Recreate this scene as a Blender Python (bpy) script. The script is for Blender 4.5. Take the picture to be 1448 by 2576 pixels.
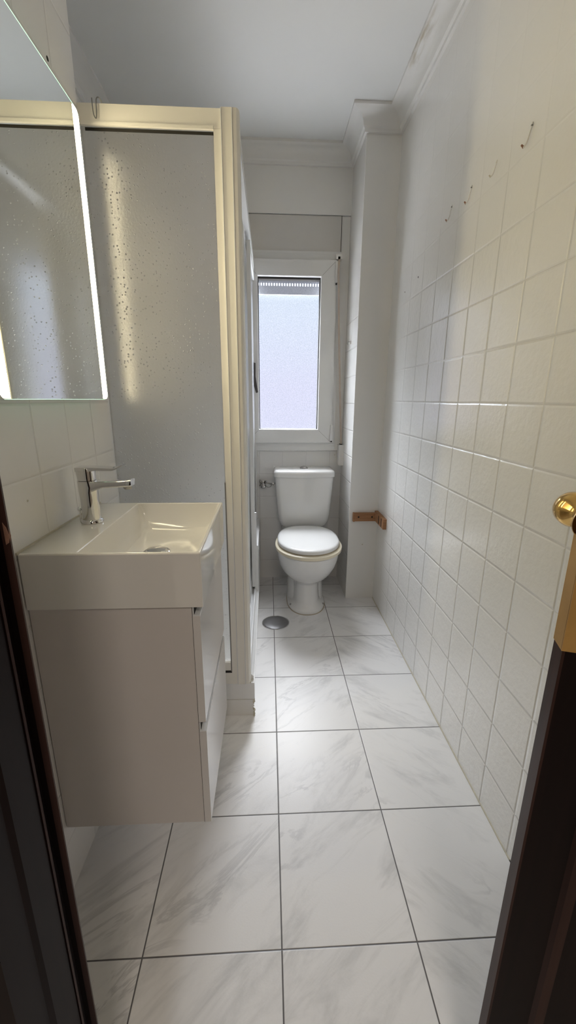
import bpy, bmesh, math, random
from mathutils import Vector, Matrix
random.seed(7)
for o in list(bpy.data.objects): bpy.data.objects.remove(o)
SC = bpy.context.scene
COL = SC.collection

# ------------------------------------------------------------------ camera
cam_d = bpy.data.cameras.new('camera'); cam = bpy.data.objects.new('camera', cam_d); COL.objects.link(cam)
pitch, yaw, roll = 0.2655, 0.0514, 0.0070
cp, sp, cy_, sy_ = math.cos(pitch), math.sin(pitch), math.cos(yaw), math.sin(yaw)
fwd = Vector((sy_*cp, cy_*cp, -sp)); rgt = Vector((cy_, -sy_, 0)); up = rgt.cross(fwd)
r2 = rgt*math.cos(roll)+up*math.sin(roll); u2 = -rgt*math.sin(roll)+up*math.cos(roll)
M = Matrix((r2, u2, -fwd)).transposed().to_4x4(); M.translation = Vector((-0.0222, -0.6428, 1.198))
cam.matrix_world = M
cam_d.sensor_fit = 'HORIZONTAL'; cam_d.sensor_width = 36; cam_d.lens = 25.924
cam_d.shift_x = -0.0032; cam_d.shift_y = 0.0003; cam_d.clip_start = 0.01
SC.camera = cam
SC.view_settings.view_transform = 'Standard'; SC.view_settings.look = 'None'
SC.view_settings.gamma = 1; SC.view_settings.use_curve_mapping = False
SC.view_settings.exposure = 0.7

# ------------------------------------------------------------------ daylight, added fill
LED = 21.0; SKY = 27.0; FACADE = .72; UPWARD_FILL = 7.0; HALL_FILL = 11.0
w = bpy.data.worlds.new('overcast_sky'); SC.world = w; w.use_nodes = True
wn = w.node_tree; wn.nodes.clear()
wo = wn.nodes.new('ShaderNodeOutputWorld'); wb = wn.nodes.new('ShaderNodeBackground')
wt = wn.nodes.new('ShaderNodeTexCoord'); ws = wn.nodes.new('ShaderNodeSeparateXYZ'); wr = wn.nodes.new('ShaderNodeValToRGB')
wn.links.new(wt.outputs['Generated'], ws.inputs[0]); wn.links.new(ws.outputs['Z'], wr.inputs['Fac'])
# facade of the light well straight across, bright overcast sky higher up
wr.color_ramp.elements[0].position = 0.02; wr.color_ramp.elements[0].color = (.82, .82, .98, 1)
wr.color_ramp.elements[1].position = 0.26; wr.color_ramp.elements[1].color = (.80, .90, 1.0, 1)
e_ = wr.color_ramp.elements.new(0.6); e_.color = (.97, .97, .96, 1)
wn.links.new(wr.outputs['Color'], wb.inputs['Color'])
wm = wn.nodes.new('ShaderNodeMapRange'); wm.interpolation_type = 'SMOOTHSTEP'
wn.links.new(ws.outputs['Z'], wm.inputs[0])
for i_, v_ in zip((1, 2, 3, 4), (.20, .52, FACADE, SKY)): wm.inputs[i_].default_value = v_
wg = wn.nodes.new('ShaderNodeMapRange'); wg.interpolation_type = 'SMOOTHSTEP'
wn.links.new(ws.outputs['Z'], wg.inputs[0])
for i_, v_ in zip((1, 2, 3, 4), (-.55, -.16, UPWARD_FILL, 0)): wg.inputs[i_].default_value = v_  # added glow from below the horizon, brightens ceiling and upper walls
wn.links.new(wm.outputs[0], wb.inputs['Strength'])
wb2 = wn.nodes.new('ShaderNodeBackground'); wb2.inputs['Color'].default_value = (1.0, .98, .93, 1)
wn.links.new(wg.outputs[0], wb2.inputs['Strength'])
wadd = wn.nodes.new('ShaderNodeAddShader'); wn.links.new(wb.outputs[0], wadd.inputs[0]); wn.links.new(wb2.outputs[0], wadd.inputs[1])
wn.links.new(wadd.outputs[0], wo.inputs[0])

def area(name, loc, rot, sx, sy, power, color, portal=False):
    l = bpy.data.lights.new(name, 'AREA'); l.shape = 'RECTANGLE'; l.size = sx; l.size_y = sy
    l.energy = power; l.color = color
    o = bpy.data.objects.new(name, l); COL.objects.link(o); o.location = loc; o.rotation_euler = rot
    if portal: l.cycles.is_portal = True
    return o
# daylight portal in the window opening (guides the sky light), and an added, unseen fill lamp in the hall
area('window_daylight', (0.105, 2.13, 1.445), (math.radians(-90), 0, 0), 0.60, 1.12, 1, (1, 1, 1), True)
area('hall_fill_lamp', (0.1, -1.9, 2.42), (0, 0, 0), 0.5, 0.5, HALL_FILL, (1.0, .88, .76))

# ------------------------------------------------------------------ material helpers
MATS = {}
def new_mat(name):
    m = bpy.data.materials.new(name); m.use_nodes = True
    nt = m.node_tree; nt.nodes.clear()
    out = nt.nodes.new('ShaderNodeOutputMaterial')
    return m, nt, out
def N(nt, t, **kw):
    n = nt.nodes.new(t)
    for k, v in kw.items(): setattr(n, k, v)
    return n
def MA(nt, op, a, b=None, c=None, clamp=False):
    n = nt.nodes.new('ShaderNodeMath'); n.operation = op; n.use_clamp = clamp
    for i, v in enumerate((a, b, c)):
        if v is None: continue
        if isinstance(v, (int, float)): n.inputs[i].default_value = v
        else: nt.links.new(v, n.inputs[i])
    return n.outputs[0]
def SSTEP(nt, v, lo, hi, a=0.0, b=1.0):
    n = nt.nodes.new('ShaderNodeMapRange'); n.interpolation_type = 'SMOOTHSTEP'
    nt.links.new(v, n.inputs[0])
    for i, x in zip((1, 2, 3, 4), (lo, hi, a, b)): n.inputs[i].default_value = x
    return n.outputs[0]
def NOISE(nt, vec, scale, detail=3, rough=.5, dist=0):
    n = nt.nodes.new('ShaderNodeTexNoise'); n.inputs['Scale'].default_value = scale
    n.inputs['Detail'].default_value = detail; n.inputs['Roughness'].default_value = rough
    n.inputs['Distortion'].default_value = dist
    nt.links.new(vec, n.inputs['Vector']); return n.outputs['Fac']
def MIXC(nt, f, a, b):
    n = nt.nodes.new('ShaderNodeMix'); n.data_type = 'RGBA'
    if isinstance(f, (int, float)): n.inputs[0].default_value = f
    else: nt.links.new(f, n.inputs[0])
    for s, v in ((6, a), (7, b)):
        if isinstance(v, tuple): n.inputs[s].default_value = (*v[:3], 1)
        else: nt.links.new(v, n.inputs[s])
    return n.outputs[2]
def BUMP(nt, h, strength, dist, normal=None):
    n = nt.nodes.new('ShaderNodeBump'); n.inputs['Strength'].default_value = strength
    n.inputs['Distance'].default_value = dist
    nt.links.new(h, n.inputs['Height'])
    if normal is not None: nt.links.new(normal, n.inputs['Normal'])
    return n.outputs[0]
def PR(nt, out, color=(.8, .8, .8), rough=.5, metal=0, spec=.5, normal=None, coat=0):
    p = nt.nodes.new('ShaderNodeBsdfPrincipled')
    if isinstance(color, tuple): p.inputs['Base Color'].default_value = (*color[:3], 1)
    else: nt.links.new(color, p.inputs['Base Color'])
    if isinstance(rough, (int, float)): p.inputs['Roughness'].default_value = rough
    else: nt.links.new(rough, p.inputs['Roughness'])
    p.inputs['Metallic'].default_value = metal; p.inputs['Specular IOR Level'].default_value = spec
    p.inputs['Coat Weight'].default_value = coat; p.inputs['Coat Roughness'].default_value = .05
    if normal is not None: nt.links.new(normal, p.inputs['Normal'])
    if out is not None: nt.links.new(p.outputs[0], out.inputs[0])
    return p
def pos(nt): return nt.nodes.new('ShaderNodeNewGeometry').outputs['Position']
def plain(name, color, rough=.5, metal=0, spec=.5, var=.03, nscale=6, bump=0, bscale=40, coat=0):
    m, nt, out = new_mat(name); P = pos(nt)
    f = NOISE(nt, P, nscale, 4)
    c = MIXC(nt, f, tuple(max(0, x*(1-var)) for x in color), tuple(min(1, x*(1+var)) for x in color))
    nrm = BUMP(nt, NOISE(nt, P, bscale, 3), bump, .002) if bump else None
    PR(nt, out, c, rough, metal, spec, nrm, coat)
    MATS[name] = m; return m

def frac_dist(nt, coord, period, offset):
    """distance (m) from the nearest joint line"""
    f = MA(nt, 'FRACT', MA(nt, 'DIVIDE', MA(nt, 'SUBTRACT', coord, offset), period))
    return MA(nt, 'MULTIPLY', MA(nt, 'MINIMUM', f, MA(nt, 'SUBTRACT', 1.0, f)), period)

def wall_tile(name, ax, W, off, zoff, base=(.88, .875, .855), grout=(.72, .71, .68), fade=None, plaster_above=None, rough=.22, tb=.6, js=.9):
    m, nt, out = new_mat(name); P = pos(nt)
    s = N(nt, 'ShaderNodeSeparateXYZ'); nt.links.new(P, s.inputs[0])
    u = s.outputs[ax]; z = s.outputs['Z']
    wob = MA(nt, 'MULTIPLY', MA(nt, 'SUBTRACT', NOISE(nt, P, 3, 2), .5), .004)
    du = frac_dist(nt, MA(nt, 'ADD', u, wob), W, off); dz = frac_dist(nt, MA(nt, 'ADD', z, wob), .1499, zoff)
    d = MA(nt, 'MINIMUM', du, dz)
    g = SSTEP(nt, d, .0004, .0018, 1, 0)
    soft = SSTEP(nt, d, .0, .006, 1, 0)
    mask = None
    if fade is not None:
        mask = SSTEP(nt, u, fade[0], fade[1], 1, 0)
    if plaster_above is not None:
        a = MA(nt, 'ADD', z, MA(nt, 'MULTIPLY', NOISE(nt, P, 4, 2), .12))
        mz = SSTEP(nt, a, plaster_above[0], plaster_above[1], 1, plaster_above[2])
        mask = mz if mask is None else MA(nt, 'MULTIPLY', mask, mz)
    if mask is not None:
        g = MA(nt, 'MULTIPLY', g, mask); soft = MA(nt, 'MULTIPLY', soft, mask)
    var = NOISE(nt, P, 2.5, 3)
    c = MIXC(nt, var, base, tuple(x*.96 for x in base))
    c = MIXC(nt, g, c, grout)
    tex = NOISE(nt, P, 55, 3, .55)
    tex2 = NOISE(nt, P, 18, 2, .5)
    h = MA(nt, 'ADD', MA(nt, 'MULTIPLY', tex, .5), MA(nt, 'MULTIPLY', tex2, .5))
    if mask is not None: h = MA(nt, 'MULTIPLY', MA(nt, 'SUBTRACT', h, .5), MA(nt, 'ADD', MA(nt, 'MULTIPLY', mask, .8), .2))
    n1 = BUMP(nt, h, tb, .0046)
    n2 = BUMP(nt, MA(nt, 'MULTIPLY', soft, -1.0), js, .0022, n1)
    r = rough
    if mask is not None: r = MA(nt, 'ADD', MA(nt, 'MULTIPLY', mask, 0), rough)
    PR(nt, out, c, r, 0, .95, n2)
    MATS[name] = m; return m

W15 = .1529
m_wr = wall_tile('white_glazed_tile_right', 'Y', W15, .4814, 1.1904, fade=(1.30, 1.62), plaster_above=(1.55, 1.98, .14), rough=.165, tb=.6)
m_wl = wall_tile('white_glazed_tile_left', 'Y', .152, .280, 1.037, base=(.90, .89, .875), grout=(.76, .745, .72), rough=.3, tb=.12, js=.5)
m_wb = wall_tile('white_glazed_tile_back', 'X', .152, .0650, .577, base=(.85, .85, .845), grout=(.76, .76, .75), js=.5, rough=.3, plaster_above=(1.95, 2.1, 0), tb=.12)
m_cs = wall_tile('white_glazed_tile_pier', 'Y', .152, 1.85, .577, rough=.2, plaster_above=(1.6, 1.9, 0), tb=.15)
plain('white_plaster', (.85, .845, .825), .6, var=.03, nscale=3, bump=.12, bscale=14)
plain('ceiling_paint', (.84, .85, .85), .7, var=.03, nscale=2, bump=.1, bscale=10)
plain('cornice_plaster', (.84, .835, .82), .6, var=.05, nscale=5, bump=.1, bscale=30)
plain('hall_wall_paint', (.40, .36, .31), .7)
plain('ceramic', (.83, .835, .83), .07, var=.01, coat=.5)
plain('basin_ceramic', (.83, .82, .79), .08, var=.01, coat=.4)
plain('seat_plastic', (.86, .87, .87), .16, var=.01)
plain('seat_yellowed', (.80, .74, .58), .25, var=.04)
plain('white_gloss_lacquer', (.72, .70, .69), .18, var=.01)
plain('cabinet_side', (.68, .645, .625), .35, var=.02)
plain('shower_profile', (.82, .80, .74), .35, var=.02, nscale=10)
plain('shower_rail_white', (.80, .81, .82), .25, var=.04, nscale=20)
plain('upvc', (.76, .765, .76), .3, var=.015)
plain('box_board', (.66, .645, .62), .5, var=.03)
plain('joint_line', (.22, .21, .20), .8)
plain('tan_brown', (.42, .36, .26), .6, var=.2, nscale=80)
plain('dark_gap', (.02, .018, .016), .8)
plain('dark_handle', (.05, .045, .045), .35)
plain('chrome', (.80, .80, .81), .06, metal=1, var=.02)
plain('dull_chrome', (.45, .44, .43), .25, metal=1, var=.15, nscale=60)
plain('grey_metal', (.30, .30, .31), .42, metal=.7, var=.12, nscale=40)
plain('strap_web', (.50, .43, .37), .9, var=.1, nscale=60)
plain('rust', (.30, .16, .11), .8, var=.3, nscale=120)
plain('off_white_plastic', (.80, .79, .76), .3)
plain('wire_steel', (.28, .28, .27), .3, metal=.9)
plain('sealant', (.62, .58, .48), .6, var=.12, nscale=60)
def slat_mat():
    m, nt, out = new_mat('shutter_slat'); P = pos(nt)
    d = N(nt, 'ShaderNodeBsdfDiffuse'); t = N(nt, 'ShaderNodeBsdfTranslucent')
    c = MIXC(nt, NOISE(nt, P, 30, 2), (.50, .51, .55), (.56, .57, .61))
    nt.links.new(c, d.inputs[0]); nt.links.new(c, t.inputs[0])
    x = N(nt, 'ShaderNodeMixShader'); x.inputs[0].default_value = .14
    nt.links.new(d.outputs[0], x.inputs[1]); nt.links.new(t.outputs[0], x.inputs[2]); nt.links.new(x.outputs[0], out.inputs[0])
    MATS['shutter_slat'] = m
slat_mat()
plain('facade', (.6, .58, .6), .9)
plain('brass', (.75, .48, .16), .14, metal=1, var=.05)
plain('brass_worn', (.62, .38, .13), .42, metal=.85, var=.12, nscale=30)

def wood(name, c1, c2, rough, scale=30, axis='Z'):
    m, nt, out = new_mat(name); P = pos(nt)
    mp = N(nt, 'ShaderNodeMapping'); nt.links.new(P, mp.inputs[0])
    sc = {'Z': (1, 1, .06), 'X': (.08, 1, 1), 'Y': (1, .08, 1)}[axis]; mp.inputs['Scale'].default_value = sc
    f = NOISE(nt, mp.outputs[0], scale, 5, .6, .4)
    c = MIXC(nt, SSTEP(nt, f, .3, .7), c1, c2)
    PR(nt, out, c, rough, 0, .4, BUMP(nt, f, .1, .001)).inputs['Specular IOR Level'].default_value = .12
    MATS[name] = m
wood('dark_door_wood', (.006, .0022, .002), (.011, .004, .0035), .5)
wood('door_edge_wood', (.035, .016, .013), (.05, .023, .018), .45)
wood('pine_stained', (.44, .24, .13), (.32, .165, .085), .5, 60, 'X')

def floor_mat():
    m, nt, out = new_mat('marble_floor_tile'); P = pos(nt)
    s = N(nt, 'ShaderNodeSeparateXYZ'); nt.links.new(P, s.inputs[0])
    T, TY = .31, .3175
    x, y = s.outputs[0], s.outputs[1]
    d = MA(nt, 'MINIMUM', frac_dist(nt, x, T, 0), frac_dist(nt, y, TY, 0))
    g = SSTEP(nt, d, .0009, .0022, 1, 0)
    ix = MA(nt, 'FLOOR', MA(nt, 'DIVIDE', x, T)); iy = MA(nt, 'FLOOR', MA(nt, 'DIVIDE', y, TY))
    cb = N(nt, 'ShaderNodeCombineXYZ'); nt.links.new(ix, cb.inputs[0]); nt.links.new(iy, cb.inputs[1])
    wn_ = N(nt, 'ShaderNodeTexWhiteNoise'); nt.links.new(cb.outputs[0], wn_.inputs[0])
    # right column leans the other way, as laid in the room
    flip = MA(nt, 'SUBTRACT', 1, MA(nt, 'MULTIPLY', MA(nt, 'GREATER_THAN', ix, .5), 2))
    lx = MA(nt, 'MULTIPLY', x, flip)
    c2 = N(nt, 'ShaderNodeCombineXYZ')
    # rotate so that the veins run diagonally, compress across
    a = MA(nt, 'SUBTRACT', MA(nt, 'MULTIPLY', lx, .64), MA(nt, 'MULTIPLY', y, .77))
    b = MA(nt, 'ADD', MA(nt, 'MULTIPLY', lx, .77), MA(nt, 'MULTIPLY', y, .64))
    nt.links.new(MA(nt, 'ADD', MA(nt, 'MULTIPLY', a, 1.0), MA(nt, 'MULTIPLY', wn_.outputs['Value'], 9)), c2.inputs[0])
    nt.links.new(MA(nt, 'MULTIPLY', b, .27), c2.inputs[1])
    nt.links.new(MA(nt, 'MULTIPLY', wn_.outputs['Value'], 5), c2.inputs[2])
    f1 = NOISE(nt, c2.outputs[0], 9, 6, .62, .9)
    vein = SSTEP(nt, MA(nt, 'ABSOLUTE', MA(nt, 'SUBTRACT', f1, .5)), 0, .035, 1, 0)
    f2 = NOISE(nt, c2.outputs[0], 5, 3, .5, .4)
    vm = MA(nt, 'MULTIPLY', vein, SSTEP(nt, f2, .45, .7))
    soft = SSTEP(nt, NOISE(nt, c2.outputs[0], 13, 5, .65, .5), .48, .78)
    c = MIXC(nt, soft, (.85, .85, .855), (.64, .645, .65))
    c = MIXC(nt, MA(nt, 'MULTIPLY', vm, .6), c, (.50, .505, .515))
    c = MIXC(nt, g, c, (.13, .125, .13))
    bm = NOISE(nt, P, 230, 2, .5)
    n1 = BUMP(nt, bm, .10, .0012)
    n2 = BUMP(nt, MA(nt, 'MULTIPLY', SSTEP(nt, d, 0, .003, 1, 0), -1), .6, .0015, n1)
    PR(nt, out, c, .36, 0, .5, n2)
    MATS['marble_floor_tile'] = m
floor_mat()

def panel_mat(mname, clear):
    m, nt, out = new_mat(mname); P = pos(nt)
    v = N(nt, 'ShaderNodeTexVoronoi'); v.inputs['Scale'].default_value = 105; nt.links.new(P, v.inputs['Vector'])
    rsep = N(nt, 'ShaderNodeSeparateColor'); nt.links.new(v.outputs['Color'], rsep.inputs[0])
    on = MA(nt, 'GREATER_THAN', rsep.outputs[0], .45)
    rad = MA(nt, 'ADD', .12, MA(nt, 'MULTIPLY', rsep.outputs[1], .2))
    drop = MA(nt, 'MULTIPLY', SSTEP(nt, MA(nt, 'SUBTRACT', v.outputs['Distance'], rad), -.15, .05, 1, 0), on)
    patch = SSTEP(nt, NOISE(nt, P, 4, 2), .30, .48)
    drop = MA(nt, 'MULTIPLY', drop, patch)
    n0 = BUMP(nt, NOISE(nt, P, 150, 3), .35, .002)
    n1 = BUMP(nt, drop, 1.0, .0065, n0)
    rf = N(nt, 'ShaderNodeBsdfRefraction'); rf.inputs['Roughness'].default_value = .36; rf.inputs['IOR'].default_value = 1.25
    rf.inputs['Color'].default_value = (.95, .96, .97, 1); nt.links.new(n1, rf.inputs['Normal'])
    df = N(nt, 'ShaderNodeBsdfDiffuse'); df.inputs['Color'].default_value = (.40, .385, .36, 1); nt.links.new(n1, df.inputs['Normal'])
    tl = N(nt, 'ShaderNodeBsdfTranslucent'); tl.inputs['Color'].default_value = (.97, .93, .86, 1)
    gl = N(nt, 'ShaderNodeBsdfGlossy'); gl.inputs['Roughness'].default_value = .285; nt.links.new(n1, gl.inputs['Normal'])
    gl.inputs['Color'].default_value = (.9, .9, .9, 1)
    a = N(nt, 'ShaderNodeMixShader'); a.inputs[0].default_value = .72; nt.links.new(df.outputs[0], a.inputs[1]); nt.links.new(tl.outputs[0], a.inputs[2])
    b = N(nt, 'ShaderNodeMixShader'); b.inputs[0].default_value = .55; nt.links.new(a.outputs[0], b.inputs[1]); nt.links.new(rf.outputs[0], b.inputs[2])
    c = N(nt, 'ShaderNodeMixShader'); nt.links.new(b.outputs[0], c.inputs[1]); nt.links.new(gl.outputs[0], c.inputs[2])
    fr = N(nt, 'ShaderNodeFresnel'); fr.inputs[0].default_value = 1.5; nt.links.new(n1, fr.inputs['Normal'])
    nt.links.new(MA(nt, 'ADD', MA(nt, 'MULTIPLY', fr.outputs[0], 1.0), .02), c.inputs[0])
    tr = N(nt, 'ShaderNodeBsdfTransparent'); tr.inputs[0].default_value = (.9, .91, .92, 1)
    e = N(nt, 'ShaderNodeMixShader'); e.inputs[0].default_value = clear
    nt.links.new(c.outputs[0], e.inputs[1]); nt.links.new(tr.outputs[0], e.inputs[2])
    nt.links.new(e.outputs[0], out.inputs[0])
    MATS[mname] = m
panel_mat('pearled_acrylic', 0.0); panel_mat('ribbed_acrylic', .45)

def pane_mat():
    m, nt, out = new_mat('frosted_window_glass'); P = pos(nt)
    n = SSTEP(nt, NOISE(nt, P, 170, 3, .6), .3, .7)
    big = NOISE(nt, P, 9, 2)
    col = MIXC(nt, n, (.85, .87, .90), (.96, .97, 1.0))
    tr = N(nt, 'ShaderNodeBsdfTransparent'); nt.links.new(col, tr.inputs[0])
    gl = N(nt, 'ShaderNodeBsdfGlossy'); gl.inputs['Roughness'].default_value = .15
    nt.links.new(BUMP(nt, n, .4, .002), gl.inputs['Normal'])
    mx = N(nt, 'ShaderNodeMixShader'); mx.inputs[0].default_value = .05
    nt.links.new(tr.outputs[0], mx.inputs[1]); nt.links.new(gl.outputs[0], mx.inputs[2])
    nt.links.new(mx.outputs[0], out.inputs[0]); MATS['frosted_window_glass'] = m
pane_mat()
def emis(name, col, s):
    m, nt, out = new_mat(name); e = N(nt, 'ShaderNodeEmission'); e.inputs[0].default_value = (*col, 1); e.inputs[1].default_value = s
    nt.links.new(e.outputs[0], out.inputs[0]); MATS[name] = m
emis('led_diffuser', (1.0, .85, .53), LED)
emis('led_edge', (.55, .95, .60), 1.1)
emis('lamp_diffuser', (1.0, .85, .7), 2.0)
def mirror_mat():
    m, nt, out = new_mat('mirror_silver'); P = pos(nt)
    c = MIXC(nt, NOISE(nt, P, 3, 2), (.84, .87, .85), (.86, .89, .87))
    PR(nt, out, c, .015, 1); MATS['mirror_silver'] = m
mirror_mat()
# cornice with damp stains along the right wall
def stained():
    m, nt, out = new_mat('cornice_damp'); P = pos(nt)
    s = N(nt, 'ShaderNodeSeparateXYZ'); nt.links.new(P, s.inputs[0])
    band = MA(nt, 'MULTIPLY', SSTEP(nt, s.outputs[1], 1.10, 1.18), SSTEP(nt, s.outputs[1], 1.34, 1.46, 1, 0))
    mp = N(nt, 'ShaderNodeMapping'); nt.links.new(P, mp.inputs[0]); mp.inputs['Scale'].default_value = (40, 6, 30)
    f = MA(nt, 'MULTIPLY', SSTEP(nt, NOISE(nt, mp.outputs[0], 1.3, 4), .42, .72), MA(nt, 'MULTIPLY', SSTEP(nt, s.outputs[0], .536, .545), SSTEP(nt, s.outputs[0], .562, .578, 1, .12)))
    c = MIXC(nt, MA(nt, 'MULTIPLY', f, MA(nt, 'MULTIPLY', band, .85)), (.84, .835, .82), (.42, .36, .25))
    PR(nt, out, c, .6); MATS['cornice_damp'] = m
stained()

# ------------------------------------------------------------------ object helpers
WLOC = {}
def root(name, label, cat, loc=(0, 0, 0), group=None):
    o = bpy.data.objects.new(name, None); COL.objects.link(o); o.location = loc; o.empty_display_size = .05
    o['label'] = label; o['category'] = cat
    if group: o['group'] = group
    WLOC[o.name] = Vector(loc); return o
def obj(name, bm, mat, parent=None, smooth=False, origin=None, bevel=0, segs=2, label=None):
    me = bpy.data.meshes.new(name)
    if bevel:
        es = [e for e in bm.edges if len(e.link_faces) == 2 and e.calc_face_angle(0) > .5]
        bmesh.ops.bevel(bm, geom=es, offset=bevel, segments=segs, affect='EDGES', profile=.5, clamp_overlap=True)
    bmesh.ops.recalc_face_normals(bm, faces=bm.faces)
    base = WLOC[parent.name] if parent else Vector(origin or (0, 0, 0))
    bmesh.ops.translate(bm, verts=bm.verts, vec=-base)
    bm.to_mesh(me); bm.free()
    if smooth:
        me.polygons.foreach_set('use_smooth', [True]*len(me.polygons))
        me.set_sharp_from_angle(angle=math.radians(smooth if smooth is not True else 40))
    me.materials.append(MATS[mat] if isinstance(mat, str) else mat)
    o = bpy.data.objects.new(name, me); COL.objects.link(o)
    if parent: o.parent = parent; WLOC[o.name] = WLOC[parent.name]
    else: o.location = base; WLOC[o.name] = base
    if label: o['label'] = label
    return o
def tag(o, label, cat, group=None):
    o['label'] = label; o['category'] = cat
    if group: o['group'] = group
    return o
def struct(o, label=None):
    o['kind'] = 'structure'
    if label: o['label'] = label
    return o
def box(x0, x1, y0, y1, z0, z1, bm=None):
    bm = bm or bmesh.new()
    v = [bm.verts.new(p) for p in ((x0,y0,z0),(x1,y0,z0),(x1,y1,z0),(x0,y1,z0),(x0,y0,z1),(x1,y0,z1),(x1,y1,z1),(x0,y1,z1))]
    for f in ((3,2,1,0),(4,5,6,7),(0,1,5,4),(1,2,6,5),(2,3,7,6),(3,0,4,7)): bm.faces.new([v[i] for i in f])
    return bm
def prism(pts, a0, a1, axis='Z', bm=None):
    """extrude 2-D outline. axis Z: pts=(x,y); axis Y: pts=(x,z); axis X: pts=(y,z)"""
    bm = bm or bmesh.new()
    def P(p, a):
        return {'Z': (p[0], p[1], a), 'Y': (p[0], a, p[1]), 'X': (a, p[0], p[1])}[axis]
    A = [bm.verts.new(P(p, a0)) for p in pts]; B = [bm.verts.new(P(p, a1)) for p in pts]
    bm.faces.new(A[::-1]); bm.faces.new(B)
    n = len(pts)
    for i in range(n): bm.faces.new((A[i], A[(i+1) % n], B[(i+1) % n], B[i]))
    return bm
def loft(rings, cap=True, bm=None):
    bm = bm or bmesh.new()
    V = [[bm.verts.new(p) for p in r] for r in rings]
    n = len(rings[0])
    for a, b in zip(V, V[1:]):
        for i in range(n): bm.faces.new((a[i], a[(i+1) % n], b[(i+1) % n], b[i]))
    if cap: bm.faces.new(V[0][::-1]); bm.faces.new(V[-1])
    return bm
def lathe(c, axis, prof, n=40, bm=None):
    """prof list of (radius, distance along axis); axis unit vector"""
    ax = Vector(axis).normalized(); t = Vector((0, 0, 1)) if abs(ax.z) < .9 else Vector((1, 0, 0))
    e1 = ax.cross(t).normalized(); e2 = ax.cross(e1)
    rings = []
    for r, d in prof:
        rings.append([Vector(c)+ax*d+(e1*math.cos(2*math.pi*k/n)+e2*math.sin(2*math.pi*k/n))*max(r, 1e-5) for k in range(n)])
    return loft(rings, True, bm)
def tube(path, r, n=12, bm=None):
    path = [Vector(p) for p in path]; rings = []; prev = None
    for i, p in enumerate(path):
        d = (path[min(i+1, len(path)-1)]-path[max(i-1, 0)]).normalized()
        if prev is None:
            t = Vector((0, 0, 1)) if abs(d.z) < .9 else Vector((1, 0, 0)); e1 = d.cross(t).normalized()
        else: e1 = (prev-d*prev.dot(d)).normalized()
        prev = e1; e2 = d.cross(e1); rr = r[i] if isinstance(r, (list, tuple)) else r
        rings.append([p+(e1*math.cos(2*math.pi*k/n)+e2*math.sin(2*math.pi*k/n))*rr for k in range(n)])
    return loft(rings, True, bm)
def smooth_path(pts, n=8):
    pts = [Vector(p) for p in pts]; out = []
    P = [pts[0]]+pts+[pts[-1]]
    for i in range(1, len(P)-2):
        for k in range(n):
            t = k/n; a, b, c, d = P[i-1], P[i], P[i+1], P[i+2]
            out.append(.5*((2*b)+(-a+c)*t+(2*a-5*b+4*c-d)*t*t+(-a+3*b-3*c+d)*t**3))
    out.append(pts[-1]); return out
def rrect(x0, x1, y0, y1, r, n=6):
    """rounded rectangle outline, r single or 4 radii (x0y0, x1y0, x1y1, x0y1)"""
    R = r if isinstance(r, (list, tuple)) else (r,)*4; out = []
    for (cx, cy, sx, sy, a0), q in zip(((x0, y0, 1, 1, 180), (x1, y0, -1, 1, 270), (x1, y1, -1, -1, 0), (x0, y1, 1, -1, 90)), R):
        for k in range(n+1):
            a = math.radians(a0+90*k/n)
            out.append((cx+sx*q+q*math.cos(a), cy+sy*q+q*math.sin(a)))
    return out

# ------------------------------------------------------------------ the room
XL, XR, YB, ZC = -.521, .621, 2.035, 2.50
XS = -.81                                  # left wall of the shower recess
struct(obj('floor', box(-1.2, 1.7, -2.6, 2.2, -.1, 0), 'marble_floor_tile'))
struct(obj('ceiling', box(-1.2, 1.7, -2.6, 2.2, ZC, ZC+.1), 'ceiling_paint'))
struct(obj('wall_left', box(-1.0, XL, -.28, .72, 0, ZC), m_wl))
struct(obj('wall_shower', box(-1.0, XS, .72, YB, 0, ZC), 'white_plaster'))
struct(obj('wall_right', box(XR, .78, .155, YB, 0, ZC), m_wr))
# back wall, in four pieces round the window opening
WX0, WX1, WZ0, WZ1 = -.19, .395, .885, 2.19
bm = box(-1.0, WX0, YB, YB+.22, 0, ZC); box(WX1, .78, YB, YB+.22, 0, ZC, bm)
box(WX0, WX1, YB, YB+.22, 0, WZ0, bm); box(WX0, WX1, YB, YB+.22, WZ1, ZC, bm)
struct(obj('wall_back', bm, m_wb))
# lintel beam standing a little proud of the wall above the shutter box
struct(obj('trim_1', box(XS, .447, YB-.028, YB, 2.192, ZC), 'white_plaster', bevel=.003))
# pier in the back right corner
bm = prism([(.452, 1.706), (XR, 1.706), (XR, YB), (.446, YB)], 0, ZC)
struct(obj('wall_pier', bm, m_cs))
struct(obj('trim_2', box(.4505, XR, 1.701, 1.7065, .0, ZC), 'white_plaster', bevel=.002))
# wall behind and around the entry: left return, hall
struct(obj('wall_entry', box(-1.0, -.42, -.30, -.24, 0, ZC), 'white_plaster'))
bm = box(.78, 1.3, .155, .25, 0, ZC)
struct(obj('wall_vestibule', bm, 'hall_wall_paint'))
bm = box(1.25, 1.35, -2.6, .155, 0, ZC); box(-1.1, 1.35, -2.6, -2.5, 0, ZC, bm); box(-1.1, -1.0, -2.6, -.24, 0, ZC, bm)
struct(obj('wall_hall', bm, 'hall_wall_paint'))

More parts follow.
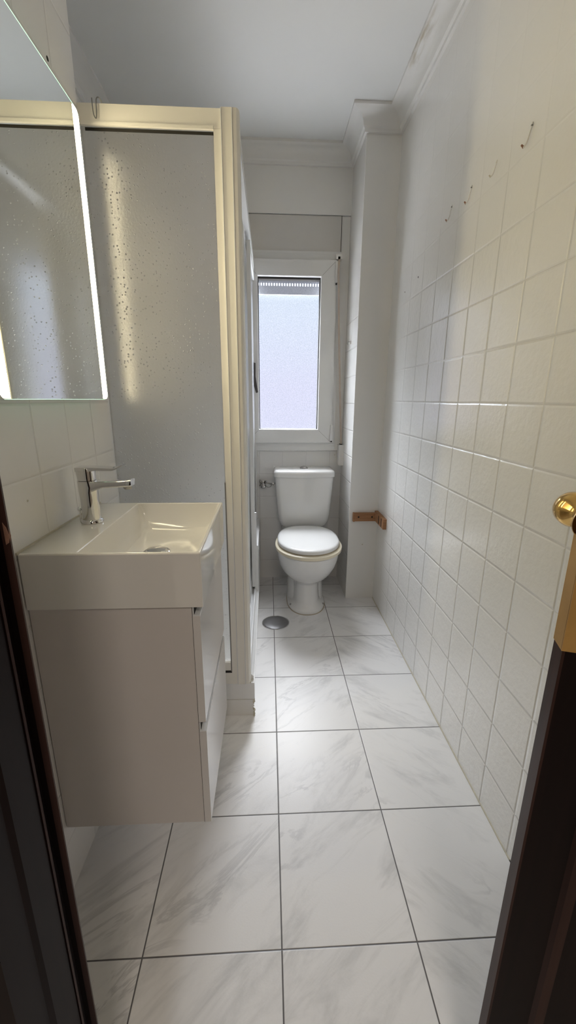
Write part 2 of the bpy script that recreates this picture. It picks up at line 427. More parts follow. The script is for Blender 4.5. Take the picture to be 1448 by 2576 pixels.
# cornices: stepped cove profile, one run per wall (p = distance from wall, q = below ceiling)
def cornice_profile():
    pts = [(0, 0), (.078, 0), (.078, -.012), (.066, -.016)]
    for k in range(7):
        a = math.radians(90*k/6); pts.append((.062-.040*math.sin(a), -.018-.040*(1-math.cos(a))))
    pts += [(.020, -.064), (.012, -.070), (.012, -.084), (0, -.084)]
    return pts
def cornice(name, fn, mat='cornice_plaster'):
    """fn(p) -> list of two world xy points (start, end) of the run at distance p from the wall"""
    prof = cornice_profile(); rings = [[], []]
    for p, q in prof:
        for i, xy in enumerate(fn(p)): rings[i].append((xy[0], xy[1], ZC+q))
    return struct(obj(name, loft(rings), mat, smooth=25))
yb2 = YB-.028
cornice('trim_3', lambda p: [(XR-p, .16), (XR-p, 1.701-p)], 'cornice_damp')
cornice('trim_4', lambda p: [(XR-p, 1.701-p), (.4505-p, 1.701-p)])
cornice('trim_5', lambda p: [(.4505-p, 1.701-p), (.4505-p, yb2-p)])
cornice('trim_6', lambda p: [(.4505-p, yb2-p), (XS+p, yb2-p)])
cornice('trim_7', lambda p: [(XS+p, yb2-p), (XS+p, .72)])

# sealant joint between floor and right wall
bm = box(XR-.003, XR, .16, 1.701, 0, .0035)
struct(obj('trim_8', bm, 'sealant'))

# ------------------------------------------------------------------ window
win = bpy.data.objects.new('window_1', None); COL.objects.link(win); win.location = (.10, 2.03, .9)
win['kind'] = 'structure'; WLOC[win.name] = Vector(win.location)
def ring_frame(x0, x1, z0, z1, wl, wr, wb, wt, y0, y1):
    """mitred frame as one mesh"""
    o = [(x0, z0), (x1, z0), (x1, z1), (x0, z1)]; i = [(x0+wl, z0+wb), (x1-wr, z0+wb), (x1-wr, z1-wt), (x0+wl, z1-wt)]
    bm = bmesh.new()
    V = [[bm.verts.new((p[0], y, p[1])) for p in s] for s in (o, i) for y in (y0, y1)]
    of, ob, inf, ib = V
    for k in range(4):
        l = (k+1) % 4
        bm.faces.new((of[k], of[l], inf[l], inf[k])); bm.faces.new((ob[l], ob[k], ib[k], ib[l]))
        bm.faces.new((of[l], of[k], ob[k], ob[l])); bm.faces.new((inf[k], inf[l], ib[l], ib[k]))
    return bm
obj('outer_frame', ring_frame(WX0, WX1, WZ0, 2.00, .045, .026, .048, .035, 2.005, 2.10), 'upvc', win, bevel=.003)
sash = obj('sash', ring_frame(-.165, .371, .936, 1.962, .083, .086, .080, .084, 1.984, 2.06), 'upvc', win, bevel=.006, segs=3)
obj('glazing_bead', ring_frame(-.086, .289, 1.012, 1.882, .006, .006, .006, .006, 1.990, 2.03), 'shower_rail_white', sash)
obj('gasket', ring_frame(-.081, .284, 1.017, 1.877, .0055, .0055, .003, .012, 2.006, 2.045), 'dark_gap', sash)
obj('sash_joint', ring_frame(-.1665, .3725, .9345, 1.9635, .0015, .0015, .0015, .0015, 2.0035, 2.02), 'joint_line', sash)
obj('pane', box(-.081, .284, 2.028, 2.032, 1.015, 1.880), 'frosted_window_glass', sash)
# hairline mitre joints on the sash corners
for (x0, z0, x1, z1) in ((.371, .936, .285, 1.016), (.371, 1.962, .285, 1.878), (-.165, .936, -.082, 1.016), (-.165, 1.962, -.082, 1.878)):
    d = Vector((x1-x0, 0, z1-z0)); n_ = Vector((d.z, 0, -d.x)).normalized()*.0006
    a = Vector((x0, 1.9835, z0))+d*.07; b = Vector((x1, 1.9835, z1))-d*.07
    bm = bmesh.new(); vs = [bm.verts.new(p) for p in (a-n_, b-n_, b+n_, a+n_)]; f = bm.faces.new(vs)
    r_ = bmesh.ops.extrude_face_region(bm, geom=[f]); bmesh.ops.translate(bm, verts=[v for v in r_['geom'] if isinstance(v, bmesh.types.BMVert)], vec=(0, .001, 0))
    obj('mitre_joint', bm, 'joint_line', sash)
for z0, z1 in ((1.845, 1.955), (.950, 1.046)):
    h = obj('hinge_cover', box(.362, .3775, 1.972, 2.004, z0, z1), 'upvc', win, bevel=.004)
    obj('hinge_pin', lathe((.370, 1.978, z0-.010), (0, 0, 1), [(.0045, 0), (.0045, .008)], 12), 'dark_gap', h)
hd = obj('handle', prism([(-.121, 1.405), (-.105, 1.405), (-.105, 1.375), (-.100, 1.345), (-.084, 1.238), (-.096, 1.233), (-.112, 1.29), (-.121, 1.345)], 1.928, 1.948, 'Y'), 'dark_handle', win, bevel=.004)
obj('handle_rose', box(-.122, -.098, 1.948, 1.986, 1.335, 1.405), 'dark_handle', hd, bevel=.004)
# shutter box cover board above the window
bc = obj('trim_9', box(WX0, .3945, 2.012, 2.045, 2.008, 2.1885), 'box_board', bevel=.003); struct(bc)
struct(obj('trim_10', box(WX0-.01, .398, 2.004, 2.035, 1.998, 2.010), 'upvc', bevel=.002))
struct(obj('trim_11', box(.3935, .3962, 2.0108, 2.030, 2.010, 2.19), 'dark_gap'))
struct(obj('trim_12', box(WX0, .405, 2.0335, 2.05, 2.186, 2.1905), 'dark_gap'))
struct(obj('trim_13', box(.396, .4455, 2.018, YB+.01, .885, 2.19), 'white_plaster', bevel=.003))

# roller shutter outside, lowered a hand's width
sh = root('roller_shutter', 'raised slatted roller shutter seen through the top of the frosted pane', 'roller shutter', (.10, 2.10, 1.80))
bm = box(-.15, .36, 2.092, 2.104, 1.804, 1.850)
obj('bottom_bar', bm, 'shutter_slat', sh, bevel=.003)
bm = bmesh.new()
x = -.15
while x < .36:
    box(x, x+.0075, 2.094, 2.102, 1.850, 1.866, bm); x += .0155
box(-.15, .36, 2.094, 2.102, 1.866, 1.93, bm)
obj('slat', bm, 'shutter_slat', sh)
obj('slat', box(-.15, .36, 2.092, 2.104, 1.931, 1.985), 'shutter_slat', sh, bevel=.003)

# shutter strap and its winder box
st = root('shutter_strap', 'beige shutter pull strap hanging beside the window', 'strap', (.42, 2.0, .80))
pts = [(.381, 1.975), (.379, 1.90), (.392, 1.60), (.404, 1.40), (.418, 1.15), (.4305, .93)]
bm = bmesh.new(); rings = []
for x, z in pts: rings.append([(x-.006, 1.966, z), (x+.006, 1.966, z), (x+.006, 1.9675, z), (x-.006, 1.9675, z)])
loft(rings, True, bm); obj('webbing', bm, 'strap_web', st)
obj('top_guide', box(.362, .398, 1.966, 2.004, 1.962, 1.990), 'off_white_plastic', st, bevel=.004)
wbx = obj('winder_box', prism(rrect(.417, .451, .795, .925, .006), 1.955, 2.018, 'Y'), 'off_white_plastic', st, bevel=.005)
obj('slot', box(.424, .438, 1.957, 1.99, .9245, .931), 'dark_gap', wbx)

# ------------------------------------------------------------------ shower
mcb, ncb, ocb = new_mat('smooth_clear_back'); tcb = N(ncb, 'ShaderNodeBsdfTransparent')
tcb.inputs[0].default_value = (.98, .98, .98, 1); ncb.links.new(tcb.outputs[0], ocb.inputs[0])
def clear_back(o, axis):
    """the pearled relief is on the outer face only; the inner face is smooth and clear"""
    o.data.materials.append(mcb)
    for p in o.data.polygons:
        if p.normal[axis] > .5: p.material_index = 1
YP = .722
tray = root('shower_tray', 'raised tiled base of the shower with a chipped front corner', 'shower tray', (-.45, 1.4, 0))
obj('tile_skirt', box(XS, -.089, YP+.004, YB, 0, .072), 'white_plaster', tray, bevel=.0015)
obj('basin_slab', prism([(XS, YP), (-.083, YP), (-.083, YB), (XS, YB)], .078, .150, 'Z'), 'ceramic', tray, bevel=.004)
bm = bmesh.new()
for k in range(40):
    t = random.random(); xx = -.185+t*.1; s = .0015+.002*random.random()
    lathe((xx, YP-.001, .152+random.random()*.004), (0, 0, 1), [(s*.5, -s), (s, 0), (s*.4, s)], 8, bm)
for k in range(24):
    zz = random.random()*.075; s = .0015+.0035*random.random()
    lathe((-.0885+random.random()*.004, YP+.006*random.random(), zz), (0, 0, 1), [(s*.5, -s), (s, 0), (s*.4, s)], 7, bm)
obj('crumbling_sealant', bm, 'sealant', tray, label='crumbling yellowed sealant')['kind'] = 'stuff'
# filled joint between skirt and slab
obj('joint', box(XS, -.090, YP+.006, YB, .070, .080), 'sealant', tray)

sw = root('shower_enclosure', 'cream framed corner shower screen with pearled acrylic panels', 'shower screen', (-.3, .73, .15))
obj('top_rail', box(XL, -.144, .716, .744, 1.902, 1.947), 'shower_profile', sw, bevel=.002)
obj('rail_lip', box(XL, -.166, .712, .718, 1.898, 1.906), 'shower_profile', sw, bevel=.001)
obj('bottom_rail', box(XL, -.164, .716, .744, .212, .245), 'shower_profile', sw, bevel=.002)
obj('wall_profile', box(XL, XL+.004, .733, .745, .155, 1.900), 'shower_profile', sw)
# corner post: three profiles, raised white bars painting the highlight lines between them
obj('panel_stile', box(-.166, -.1455, .7165, .744, .152, 1.945), 'shower_profile', sw, bevel=.0015)
obj('corner_post', box(-.1435, -.1165, .713, .744, .152, 1.949), 'shower_profile', sw, bevel=.0015)
bm = prism([(-.1145, .715), (-.104, .715), (-.099, .720), (-.096, .73), (-.096, .752), (-.1145, .752)], .152, 1.950, 'Z')
obj('rounded_edge', bm, 'shower_profile', sw, smooth=30)
for xx in (-.1455, -.1165): obj('highlight_bar', box(xx-.0006, xx+.0016, .7105, .73, .152, 1.947), 'shower_rail_white', sw)
fp = obj('front_panel', box(XL+.0005, -.164, .728, .732, .24, 1.905), 'pearled_acrylic', sw)
clear_back(fp, 1)
obj('sealing_strip', box(XL+.012, -.167, .7265, .728, 1.892, 1.899), 'dark_gap', sw)
obj('lower_trim', box(-.200, -.166, .718, .742, .152, .200), 'shower_profile', sw, bevel=.001)
obj('bottom_gap_shade', box(-.194, -.166, .7175, .735, .2005, .2075), 'dark_gap', sw)  # dark box paints the shade in the gap above the lower trim
obj('edge_seal', box(-.1695, -.1655, .7155, .728, .2075, .93), 'joint_line', sw)
# side run with two sliding leaves pushed to the back
obj('side_top_rail', box(-.125, -.100, .752, YB, 1.905, 1.945), 'shower_rail_white', sw, bevel=.003)
obj('side_bottom_rail', prism([(-.128, .150), (-.086, .150), (-.086, .162), (-.096, .172), (-.100, .188), (-.106, .188), (-.106, .172), (-.118, .172), (-.118, .188), (-.128, .188)], .745, YB, 'Y'), 'shower_rail_white', sw)
for (X, y0, y1) in ((-.129, 1.30, 1.84), (-.109, 1.47, 2.02)):
    lf = obj('sliding_leaf', ring_frame(y0, y1, .196, 1.885, .028, .028, .035, .035, X-.009, X+.009), 'shower_rail_white', sw)
    # ring_frame is built in XZ: turn it into the YZ plane
    for v in lf.data.vertices:
        wx = v.co+WLOC[sw.name]; v.co = Vector((wx.y, wx.x, wx.z))-WLOC[sw.name]
    bm = box(X-.0015, X+.0015, y0+.025, y1-.025, .228, 1.852)
    obj('leaf_panel', bm, 'ribbed_acrylic', lf)
    if X > -.12: obj('pull_grip', box(X+.009, X+.018, y0+.004, y0+.016, .42, .62), 'shower_rail_white', lf, bevel=.003)
# low wall across the far end of the shower side
ld = obj('low_partition', box(-.106, -.084, 1.49, YB, .152, .43), 'shower_rail_white', sw, bevel=.003)

# S hook on the top rail
hk = root('s_hook', 'bent wire S hook hanging on the shower top rail', 'hook', (-.47, .712, 1.93))
P = smooth_path([(-.4555, .722, 1.940), (-.4565, .716, 1.9515), (-.4615, .711, 1.957), (-.4665, .708, 1.950), (-.4670, .706, 1.925), (-.4695, .704, 1.9085), (-.4745, .703, 1.915), (-.4755, .702, 1.935), (-.4755, .702, 1.950)], 8)
obj('wire', tube(P, .0014, 10), 'wire_steel', hk, smooth=True)

# ------------------------------------------------------------------ LED mirror
MX = -.490; my0, my1, mz0, mz1 = .131, .634, 1.195, 1.884
mr = root('led_mirror', 'frameless wall mirror with glowing light strips above the basin', 'mirror', (MX, .38, mz0))
obj('glass', prism(rrect(my0, my1, mz0, mz1, .018, 8), MX-.005, MX, 'X'), 'mirror_silver', mr)
obj('backing_box', box(XL, MX-.005, my0+.03, my1-.03, mz0+.03, mz1-.03), 'white_gloss_lacquer', mr)
def strip(y0, y1, r):
    return prism(rrect(y0, y1, mz0+.0015, mz1-.0015, r, 8), MX+.0001, MX+.0012, 'X')
obj('light_strip', strip(my1-.030, my1-.0012, (0.001, .014, .014, .001)), 'led_diffuser', mr)
obj('light_strip', strip(my0+.0012, my0+.030, (.014, .001, .001, .014)), 'led_diffuser', mr)
obj('glass_edge', box(MX-.0045, MX+.0004, my0+.02, my1-.02, mz1-.0004, mz1+.0006), 'led_edge', mr, label='green glowing top edge of the glass')
obj('glass_edge', box(MX-.0045, MX+.0004, my0+.02, my1-.02, mz0-.0006, mz0+.0004), 'led_edge', mr)

# ------------------------------------------------------------------ vanity
vx1 = -.170
vn = root('vanity_cabinet', 'white wall-hung vanity cabinet with two handleless drawers', 'cabinet', (-.345, .35, .19))
cz0, cz1 = .188, .777
obj('carcass', box(XL+.002, -.187, .156, .552, cz0, cz1), 'cabinet_side', vn, bevel=.0008)
for z0, z1 in ((cz0, .457), (.484, .753)):
    d = obj('drawer_front', box(-.1862, vx1, .1555, .5525, z0, z1), 'white_gloss_lacquer', vn, bevel=.0012)
    # recessed grip channel above the front
    bm = prism([(-.1855, z1), (vx1-.0008, z1), (vx1-.0008, z1+.0028), (-.1832, z1+.0028), (-.1832, z1+.0235), (-.1855, z1+.0235)], .1558, .5522, 'Y')
    obj('grip_channel', bm, 'shower_rail_white', d)
    obj('channel_painted_shade', box(-.1835, -.1825, .1600, .5480, z1+.0030, z1+.0232), 'dark_gap', d)  # dark strip paints the shade inside the grip channel
    obj('side_seam', box(-.1868, -.1861, .1550, .1570, z0, z1), 'dark_gap', d)

# ------------------------------------------------------------------ washbasin
by0, by1, bx1, bz0, bz1 = .147, .570, -.161, .779, .900
wbn = root('washbasin', 'white rectangular ceramic basin on the vanity cabinet', 'basin', (-.34, .36, bz0))
def basin():
    n = 8
    def R(x0, x1, y0, y1, r, z): return [(p[0], p[1], z) for p in rrect(x0, x1, y0, y1, r, n)]
    rings = [R(XL+.002, bx1, by0, by1, .004, bz0), R(XL+.002, bx1, by0, by1, .004, bz1-.003), R(XL+.0035, bx1-.0015, by0+.0015, by1-.0015, .004, bz1-.0006), R(XL+.005, bx1-.003, by0+.003, by1-.003, .004, bz1),
             R(-.409, bx1-.0065, by0+.0065, by1-.0065, .006, bz1), R(-.4075, bx1-.008, by0+.008, by1-.008, .008, bz1-.0015),
             R(-.402, bx1-.010, by0+.010, by1-.012, .012, bz1-.020), R(-.396, bx1-.014, by0+.014, by1-.020, .018, bz1-.050),
             R(-.390, bx1-.022, by0+.022, by1-.034, .026, bz1-.066), R(-.382, bx1-.040, by0+.034, by1-.060, .034, bz1-.075),
             R(-.362, bx1-.075, by0+.080, by1-.110, .036, bz1-.079), R(-.335, -.285, .345, .395, .022, bz1-.082)]
    return loft(rings)
obj('bowl', basin(), 'basin_ceramic', wbn, smooth=28)
dr = obj('drain', lathe((-.311, .372, bz1-.0825), (0, 0, 1), [(.0335, 0), (.0335, .003), (.031, .0045), (.028, .004), (.027, .0055), (.024, .009), (.012, .0105), (0, .011)], 36), 'chrome', wbn, smooth=35)
obj('silicone_bead', box(XL, XL+.004, by0, by1, bz1-.002, bz1+.003), 'sealant', wbn, label='yellowed silicone bead along the wall')

# ------------------------------------------------------------------ faucet
fx, fy, fz = -.462, .372, bz1
fc = root('basin_faucet', 'chrome single-lever mixer tap standing on the white basin', 'faucet', (fx, fy, fz))
obj('base_ring', lathe((fx, fy, fz), (0, 0, 1), [(.0255, 0), (.0265, .002), (.0255, .007), (.0235, .009)], 40), 'chrome', fc, smooth=35)
# body: a column whose oval section leans toward the spout
def oval(cx, cy, z, a, b, n=32, e=2.4):
    out = []
    for k in range(n):
        t = 2*math.pi*k/n; c, s = math.cos(t), math.sin(t)
        out.append((cx+a*math.copysign(abs(c)**(2/e), c), cy+b*math.copysign(abs(s)**(2/e), s), z))
    return out
bm = loft([oval(fx, fy, fz+.008, .021, .021), oval(fx, fy, fz+.03, .0205, .0205), oval(fx-.0005, fy, fz+.06, .0205, .0202), oval(fx-.001, fy, fz+.078, .0215, .0202), oval(fx+.0005, fy, fz+.090, .0235, .0202), oval(fx-.0015, fy, fz+.1055, .0215, .0200)])
obj('body', bm, 'chrome', fc, smooth=40)
# spout: flat rectangular arm
def rsec(x, z0, z1, hw, r=.003):
    return [(x, fy+p[0], p[1]) for p in rrect(-hw, hw, z0, z1, r, 3)]
bm = loft([rsec(fx+.002, fz+.074, fz+.1040, .0185), rsec(fx+.022, fz+.083, fz+.1045, .018), rsec(fx+.040, fz+.0885, fz+.1050, .0175), rsec(fx+.085, fz+.0905, fz+.1065, .0165), rsec(fx+.102, fz+.0915, fz+.1075, .0165), rsec(fx+.107, fz+.0925, fz+.1085, .0160, .004)])
spout = obj('spout', bm, 'chrome', fc, smooth=35)
obj('aerator', lathe((fx+.094, fy, fz+.0925), (0, 0, -1), [(.0105, 0), (.0105, .006), (.009, .0085), (.006, .0085)], 24), 'dull_chrome', spout, smooth=35)
bm = loft([oval(fx-.0015, fy, fz+.1065, .0205, .0195), oval(fx-.002, fy, fz+.125, .0215, .0200), oval(fx-.002, fy, fz+.134, .0215, .0200), oval(fx-.002, fy, fz+.1375, .0195, .018)])
lev = obj('lever_cap', bm, 'chrome', fc, smooth=40)
bm = loft([[(x, fy+sy*hw, z) for sy, z in ((-1, z0), (1, z0), (1, z1), (-1, z1))] for x, z0, z1, hw in
           ((fx-.020, fz+.129, fz+.1385, .018), (fx+.012, fz+.1295, fz+.139, .018), (fx+.030, fz+.1315, fz+.138, .017), (fx+.066, fz+.1305, fz+.1355, .016), (fx+.074, fz+.1335, fz+.1375, .0155), (fx+.090, fz+.1425, fz+.1445, .0145))])
obj('lever', bm, 'chrome', fc, bevel=.001)
obj('gap_ring', lathe((fx-.0015, fy, fz+.105), (0, 0, 1), [(.0185, 0), (.0185, .003)], 32), 'dark_gap', fc)
obj('popup_rod', tube([(fx-.026, fy-.004, fz), (fx-.026, fy-.004, fz+.030)], .0022, 10), 'chrome', fc, smooth=True)
obj('popup_knob', lathe((fx-.026, fy-.004, fz+.030), (0, 0, 1), [(.003, 0), (.0058, .003), (.006, .006), (.003, .009), (0, .0095)], 16), 'chrome', fc, smooth=True)

# ------------------------------------------------------------------ toilet
TX = .197
tl = root('toilet', 'white close-coupled toilet with closed lid below the window', 'toilet', (TX, 1.7, 0))
def egg(z, a, yf, yb, ef=2.1, eb=3.0, n=64, cxo=0, yc=None):
    yc = yc if yc is not None else yf+(yb-yf)*.48
    out = []
    for k in range(n):
        t = 2*math.pi*k/n; c, s = math.cos(t), math.sin(t)
        e = ef if s < 0 else eb
        L = (yc-yf) if s < 0 else (yb-yc)
        out.append((TX+cxo+a*math.copysign(abs(c)**(2/e), c), yc+L*math.copysign(abs(s)**(2/e), s), z))
    return out
bm = loft([egg(0, .112, 1.500, 1.87, 2.2), egg(.006, .114, 1.497, 1.87, 2.2), egg(.020, .112, 1.500, 1.87, 2.2), egg(.030, .104, 1.508, 1.87, 2.2), egg(.036, .088, 1.516, 1.87, 2.3),
           egg(.055, .079, 1.522, 1.87, 2.4), egg(.11, .0745, 1.528, 1.86, 2.5), egg(.165, .0745, 1.530, 1.86, 2.5), egg(.182, .078, 1.525, 1.86, 2.4), egg(.192, .092, 1.505, 1.86, 2.3),
           egg(.206, .112, 1.475, 1.86, 2.2), egg(.232, .136, 1.440, 1.865, 2.15), egg(.265, .154, 1.408, 1.87, 2.1), egg(.30, .167, 1.381, 1.88, 2.1), egg(.34, .175, 1.360, 1.89, 2.1), egg(.376, .179, 1.349, 1.90, 2.1), egg(.388, .180, 1.346, 1.90, 2.1), egg(.393, .177, 1.350, 1.90, 2.1), egg(.393, .12, 1.42, 1.84, 2.1)])
obj('pan', bm, 'ceramic', tl, smooth=50)
for sx in (-1, 1):
    obj('fixing_cap', lathe((TX+sx*.096, 1.588, .020), (0, 0, 1), [(.007, 0), (.007, .004), (.004, .008), (0, .009)], 14), 'dull_chrome', tl, smooth=True)
bm = loft([egg(.394, .180, 1.343, 1.80, 2.05, 2.4), egg(.3965, .185, 1.336, 1.805, 2.05, 2.4), egg(.412, .186, 1.334, 1.806, 2.05, 2.4), egg(.4165, .181, 1.340, 1.80, 2.05, 2.4)])
obj('seat', bm, 'seat_yellowed', tl, smooth=45, label='yellowed toilet seat ring')
obj('lid_gap_fill', loft([egg(.4160, .171, 1.353, 1.79, 2.05, 2.4), egg(.4225, .171, 1.353, 1.79, 2.05, 2.4)]), 'tan_brown', tl)  # tan filler disc in the gap between seat and lid
bm = loft([egg(.422, .166, 1.360, 1.815, 2.05, 2.5), egg(.4235, .172, 1.352, 1.818, 2.05, 2.5), egg(.435, .173, 1.351, 1.820, 2.05, 2.5), egg(.442, .169, 1.358, 1.816, 2.05, 2.5), egg(.445, .158, 1.372, 1.805, 2.05, 2.5), egg(.4475, .130, 1.41, 1.78, 2.05, 2.5), egg(.4485, .06, 1.50, 1.70, 2, 2)])
obj('lid', bm, 'seat_plastic', tl, smooth=50)
bm = loft([egg(0, .1135, 1.575, 1.93, 2.4), egg(.02, .1130, 1.578, 1.93, 2.4), egg(.06, .110, 1.605, 1.93, 2.4), egg(.14, .107, 1.64, 1.93, 2.4), egg(.24, .106, 1.66, 1.93, 2.6), egg(.34, .11, 1.68, 1.93, 2.6)])
obj('trap_housing', bm, 'ceramic', tl, smooth=50)
obj('floor_sealant', loft([egg(.0, .1165, 1.494, 1.88, 2.2), egg(.0025, .1155, 1.4955, 1.88, 2.2)]), 'tan_brown', tl, label='brownish sealant line round the foot')
for sx in (-1, 1):
    obj('lid_hinge', tube([(TX+sx*.055, 1.826, .412), (TX+sx*.095, 1.826, .412)], .010, 14), 'seat_plastic', tl, smooth=40)
def cis(z, a, yf, yb=2.03, bow=.016, r=.03, n=64):
    """cistern section: flat back, gently bowed front, rounded corners"""
    out = []
    for p in rrect(-a, a, yf, yb, (r, r, .008, .008), 8):
        x, y = p
        t = max(-1, min(1, x/a)); k = (yb-y)/(yb-yf)
        out.append((TX-.001+x, y-bow*(1-t*t)*k*k, z))
    # denser front edge so that the bow is smooth
    a0 = out[8]; a1 = out[9]; ins = []
    for q in range(1, 12):
        s = q/12; x = (-a+r)+(2*a-2*r)*s; t = x/a
        ins.append((TX-.001+x, yf-bow*(1-t*t), z))
    return out[:9]+ins+out[9:]
bm = loft([cis(.402, .105, 1.890, bow=.008), cis(.412, .128, 1.875, bow=.010), cis(.432, .147, 1.865), cis(.460, .158, 1.858), cis(.50, .1635, 1.855), cis(.60, .172, 1.852), cis(.735, .181, 1.850), cis(.737, .181, 1.850)])
ct = obj('cistern', bm, 'ceramic', tl, smooth=50)
bm = loft([cis(.737, .180, 1.851), cis(.7385, .186, 1.843, 2.032), cis(.742, .188, 1.840, 2.032), cis(.764, .188, 1.840, 2.032, r=.034), cis(.774, .185, 1.844, 2.031, r=.034), cis(.7795, .176, 1.855, 2.028, r=.034), cis(.7815, .160, 1.872, 2.02, r=.03), cis(.7822, .12, 1.90, 2.00, r=.02, bow=.01)])
cl = obj('cistern_lid', bm, 'ceramic', tl, smooth=45)
obj('flush_button', lathe((TX-.001, 1.925, .7815), (0, 0, 1), [(.026, 0), (.026, .004), (.023, .008), (.020, .0085), (.017, .013), (.009, .0155), (0, .016)], 28), 'dull_chrome', cl, smooth=35)

# ------------------------------------------------------------------ water supply
ws_ = root('water_supply', 'corroded chrome stop valve and hose feeding the cistern', 'valve', (-.06, 2.0, .66))
vb = obj('valve_body', lathe((-.060, 2.034, .665), (0, -1, 0), [(.019, 0), (.019, .004), (.009, .006), (.009, .030), (.012, .032), (.012, .048), (.008, .052)], 20), 'dull_chrome', ws_, smooth=35)
obj('valve_handle', lathe((-.060, 1.982, .660), (0, -1, 0), [(.006, 0), (.016, .003), (.017, .008), (.012, .014), (.004, .016)], 8), 'dull_chrome', vb)
P = smooth_path([(-.055, 2.0, .672), (-.045, 1.985, .690), (-.030, 1.975, .682), (-.012, 1.965, .678), (.004, 1.958, .679), (.016, 1.955, .680)], 10)
obj('hose', tube(P, [.0046+.0008*(i % 2) for i in range(len(P))], 10), 'dull_chrome', ws_, smooth=60)
P = smooth_path([(-.045, 1.995, .662), (-.030, 1.985, .650), (-.012, 1.985, .655), (-.008, 1.985, .668), (-.018, 1.985, .680)], 8)
obj('pigtail', tube(P, .0022, 8), 'dull_chrome', ws_, smooth=60)
for zz in (.684, .650):
    obj('pipe', tube([(-.062, 2.015, .665), (-.080, 2.012, zz), (-.0815, 2.036, zz+.001)], .0062, 12), 'dull_chrome', ws_, smooth=60)
obj('cistern_nut', lathe((-.004, 1.957, .678), (1, 0, 0), [(.006, 0), (.010, .004), (.010, .012), (.0125, .014), (.0125, .022)], 6), 'chrome', ws_)

# ------------------------------------------------------------------ floor drain
fd = root('floor_drain', 'round dull metal drain cover set in the floor tiles', 'drain cover', (.010, 1.420, 0))
obj('rim', lathe((.010, 1.420, 0), (0, 0, 1), [(.0765, 0), (.0765, .002), (.073, .0035), (.070, .0015)], 64), 'chrome', fd, smooth=30)
obj('cover_plate', lathe((.010, 1.420, .001), (0, 0, 1), [(.0695, 0), (.0695, .002), (.067, .0035), (.03, .0045), (0, .0048)], 64), 'grey_metal', fd, smooth=30)

# ------------------------------------------------------------------ wooden corner bracket
wbk = root('wooden_bracket', 'brown stained wooden corner bracket screwed to the pier beside the toilet', 'bracket', (.55, 1.69, .53))
bm = box(.472, .606, 1.683, 1.701, .506, .556)
lb = obj('long_arm', bm, 'pine_stained', wbk, bevel=.002)
obj('end_block', box(.470, .480, 1.678, 1.701, .505, .557), 'pine_stained', wbk, bevel=.0015)
for xx in (.503, .583):
    obj('screw_head', lathe((xx, 1.6832, .532), (0, -1, 0), [(.0052, 0), (.0052, .0008), (.003, .0012)], 14), 'dark_gap', lb)
bm = box(.602, .621, 1.512, 1.701, .508, .566)
sb = obj('short_arm', bm, 'pine_stained', wbk, bevel=.002)
for y0 in (1.545, 1.60):
    obj('notch', box(.6008, .603, y0, y0+.010, .514, .560), 'dark_gap', sb)

# ------------------------------------------------------------------ hooks on the right wall
hook_lab = ['rusty-tipped hook on the right wall, nearest and highest in view', 'pale hook on the right wall, just beyond the rusty one',
            'small hook with a dark tip on the right wall, third from the door', 'faint hook on the right wall, farthest one near the pier']
def wall_hook(y, z, s, label, tipmat):
    h = root('wall_hook', label, 'hook', (XR, y, z), 'stick-on hooks along the right wall')
    P = smooth_path([(XR-.002, y-.006*s, z+.026*s), (XR-.004, y-.003*s, z+.008*s), (XR-.006, y+.002*s, z-.010*s), (XR-.010, y+.008*s, z-.018*s), (XR-.013, y+.013*s, z-.012*s)], 6)
    obj('stem', tube(P, [.0016*s+.0008*s*(i/len(P)) for i in range(len(P))], 8), 'off_white_plastic' if tipmat != 'rust2' else 'sealant', h, smooth=60)
    obj('tip', tube([P[-10], P[-6], P[-1]], [.0012*s, .0030*s, .0024*s], 8), 'rust' if tipmat else 'sealant', h, smooth=60)
    obj('tack', lathe((XR-.0015, y-.005*s, z+.020*s), (-1, 0, 0), [(.0028*s, 0), (.0022*s, .003), (0, .004)], 8), 'wire_steel' if tipmat else 'off_white_plastic', h)
for (y, z, s, t), lab in zip(((.545, 1.822, 1.0, 'rust'), (.706, 1.826, .8, ''), (.856, 1.824, 1.0, 'rust'), (1.003, 1.828, 1.0, 'rust')), hook_lab):
    wall_hook(y, z, s, lab, t)
# small hook on the side of the pier
ph = root('pier_hook', 'tiny metal hook on the tiled side of the pier beside the window', 'hook', (.446, 1.878, 1.514))
obj('plate', box(.4435, .4485, 1.868, 1.892, 1.505, 1.523), 'off_white_plastic', ph, bevel=.001)
obj('prong', tube(smooth_path([(.444, 1.875, 1.518), (.432, 1.873, 1.516), (.428, 1.872, 1.508), (.432, 1.871, 1.503)], 4), .002, 8), 'wire_steel', ph, smooth=60)
# plastic plugs and drill holes
for (x, y, z, ax, r, lab) in ((XR, 1.304, 1.707, (-1, 0, 0), .004, 'dark drill hole in the right wall above the tiles'), (XR, 1.478, 1.688, (-1, 0, 0), .003, 'smaller drill hole in the right wall nearer the pier'),
                         (.402, YB-.017, .855, (0, -1, 0), .003, 'tiny screw hole below the window right corner'), (XL, .217, .992, (1, 0, 0), .0022, 'tiny filled hole in the left wall tile above the basin'),
                         (XL, .568, 1.945, (1, 0, 0), .005, 'small dark wall hole above the mirror'), (.5385, 1.701, .355, (0, -1, 0), .004, 'pale filled plug hole low on the pier')):
    o = obj('wall_plug', lathe((x, y, z), ax, [(r, -.001), (r, .0006), (r*.5, .001), (0, .001)], 12), 'dark_gap' if 'dark' in lab or 'drill' in lab else 'sealant', origin=(x, y, z))
    tag(o, lab, 'wall plug')

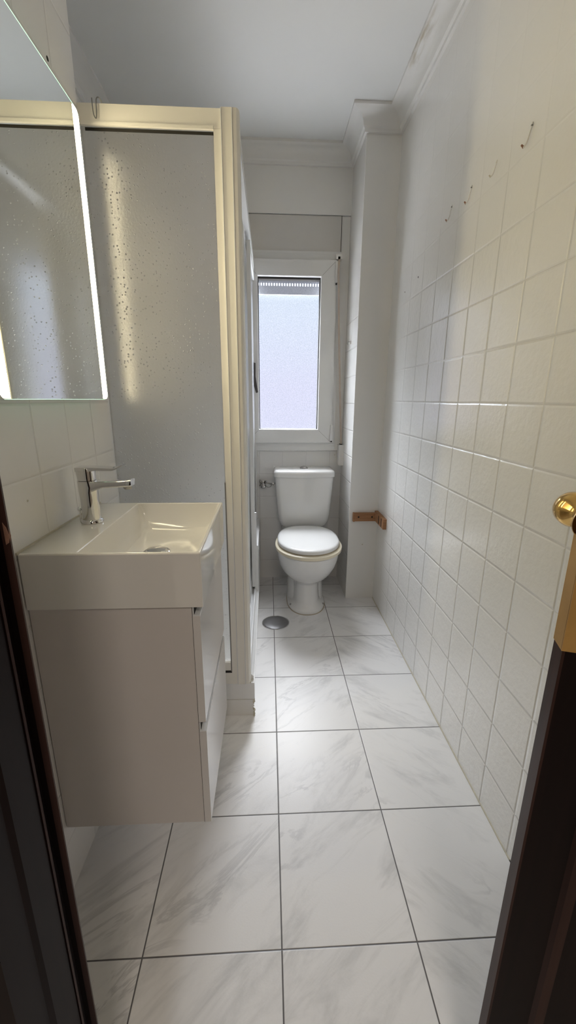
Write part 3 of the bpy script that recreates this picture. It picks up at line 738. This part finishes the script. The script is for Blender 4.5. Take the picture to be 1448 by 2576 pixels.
# ------------------------------------------------------------------ door frame (left) and door leaf (right)
def frame_prism(pts): return prism(pts, 0, 2.06, 'Z')
jf = bpy.data.objects.new('door_1', None); COL.objects.link(jf); jf.location = (-.33, -.25, 0); jf['kind'] = 'structure'; WLOC[jf.name] = Vector(jf.location)
obj('casing', frame_prism([(-.303, -.200), (-.2985, -.2105), (-.3105, -.2145), (-.3105, -.2400), (-.2985, -.2405), (-.2960, -.2440), (-.2960, -.2900), (-.3000, -.2960), (-.3000, -.3400), (-.44, -.3400), (-.44, -.200)]), 'dark_door_wood', jf)
obj('bead', frame_prism([(-.3030, -.1998), (-.2975, -.2108), (-.3040, -.2135), (-.3090, -.2000)]), 'door_edge_wood', jf)
obj('bead', frame_prism([(-.2958, -.2420), (-.2940, -.2442), (-.2945, -.2475), (-.2962, -.2460)]), 'door_edge_wood', jf)
stp = obj('strike_plate', prism([(-.3025, 1.046), (-.2985, 1.049), (-.2972, 1.056), (-.2990, 1.066), (-.3025, 1.074)], -.2125, -.2085, 'Y'), 'rust', jf, bevel=.0015)

F = Vector((.335, -.200)); th = math.radians(18); T_ = .028
dl = Vector((math.cos(th), -math.sin(th)))            # from free edge to hinge
dn = Vector((-math.sin(th), -math.cos(th)))           # towards the hall
def dpt(a, b): p = F+dl*a+dn*b; return (p.x, p.y)
dr_ = bpy.data.objects.new('door_2', None); COL.objects.link(dr_); dr_.location = (F.x, F.y, .01); dr_['kind'] = 'structure'; WLOC[dr_.name] = Vector(dr_.location)
obj('leaf', prism([dpt(0, 0), dpt(.66, 0), dpt(.66, T_), dpt(.0, T_)], .01, 2.04, 'Z'), 'dark_door_wood', dr_, bevel=.0008)
obj('lipping', prism([dpt(-.0012, 0), dpt(.002, 0), dpt(.002, T_+.0002), dpt(-.0012, T_)], .01, 2.04, 'Z'), 'door_edge_wood', dr_)
# raised moulding on the hall face
bm = prism([dpt(.055, T_), dpt(.075, T_), dpt(.072, T_+.006), dpt(.060, T_+.006)], .15, 1.92, 'Z')
obj('moulding', bm, 'door_edge_wood', dr_)
lp = obj('latch_plate', prism([dpt(-.0028, .001), dpt(.0, .001), dpt(.0, T_-.0008), dpt(-.0028, T_-.0008)], .912, 1.050, 'Z'), 'brass_worn', dr_, bevel=.001)
obj('side_plate', prism([dpt(-.0028, T_), dpt(.05, T_), dpt(.05, T_+.002), dpt(-.0028, T_+.002)], .912, 1.050, 'Z'), 'brass_worn', lp)
kc = F+dl*.018; ka = -dn
kn = obj('knob', lathe((kc.x, kc.y, 1.062), (ka.x, ka.y, 0), [(.024, 0), (.024, .003), (.010, .006), (.009, .040), (.012, .050), (.019, .056), (.0225, .064), (.0225, .076), (.019, .085), (.010, .090), (0, .091)], 40), 'brass', dr_, smooth=35)
# hinge jamb of that door
hj = F+dl*.67
obj('door_3', box(hj.x, hj.x+.07, hj.y-.08, hj.y+.06, 0, 2.08), 'dark_door_wood')['kind'] = 'structure'
# body for the added, unseen fill lamp in the hall
struct(obj('hall_fill_body', box(-.17, .37, -2.17, -1.63, 2.46, 2.5), 'off_white_plastic', bevel=.004))
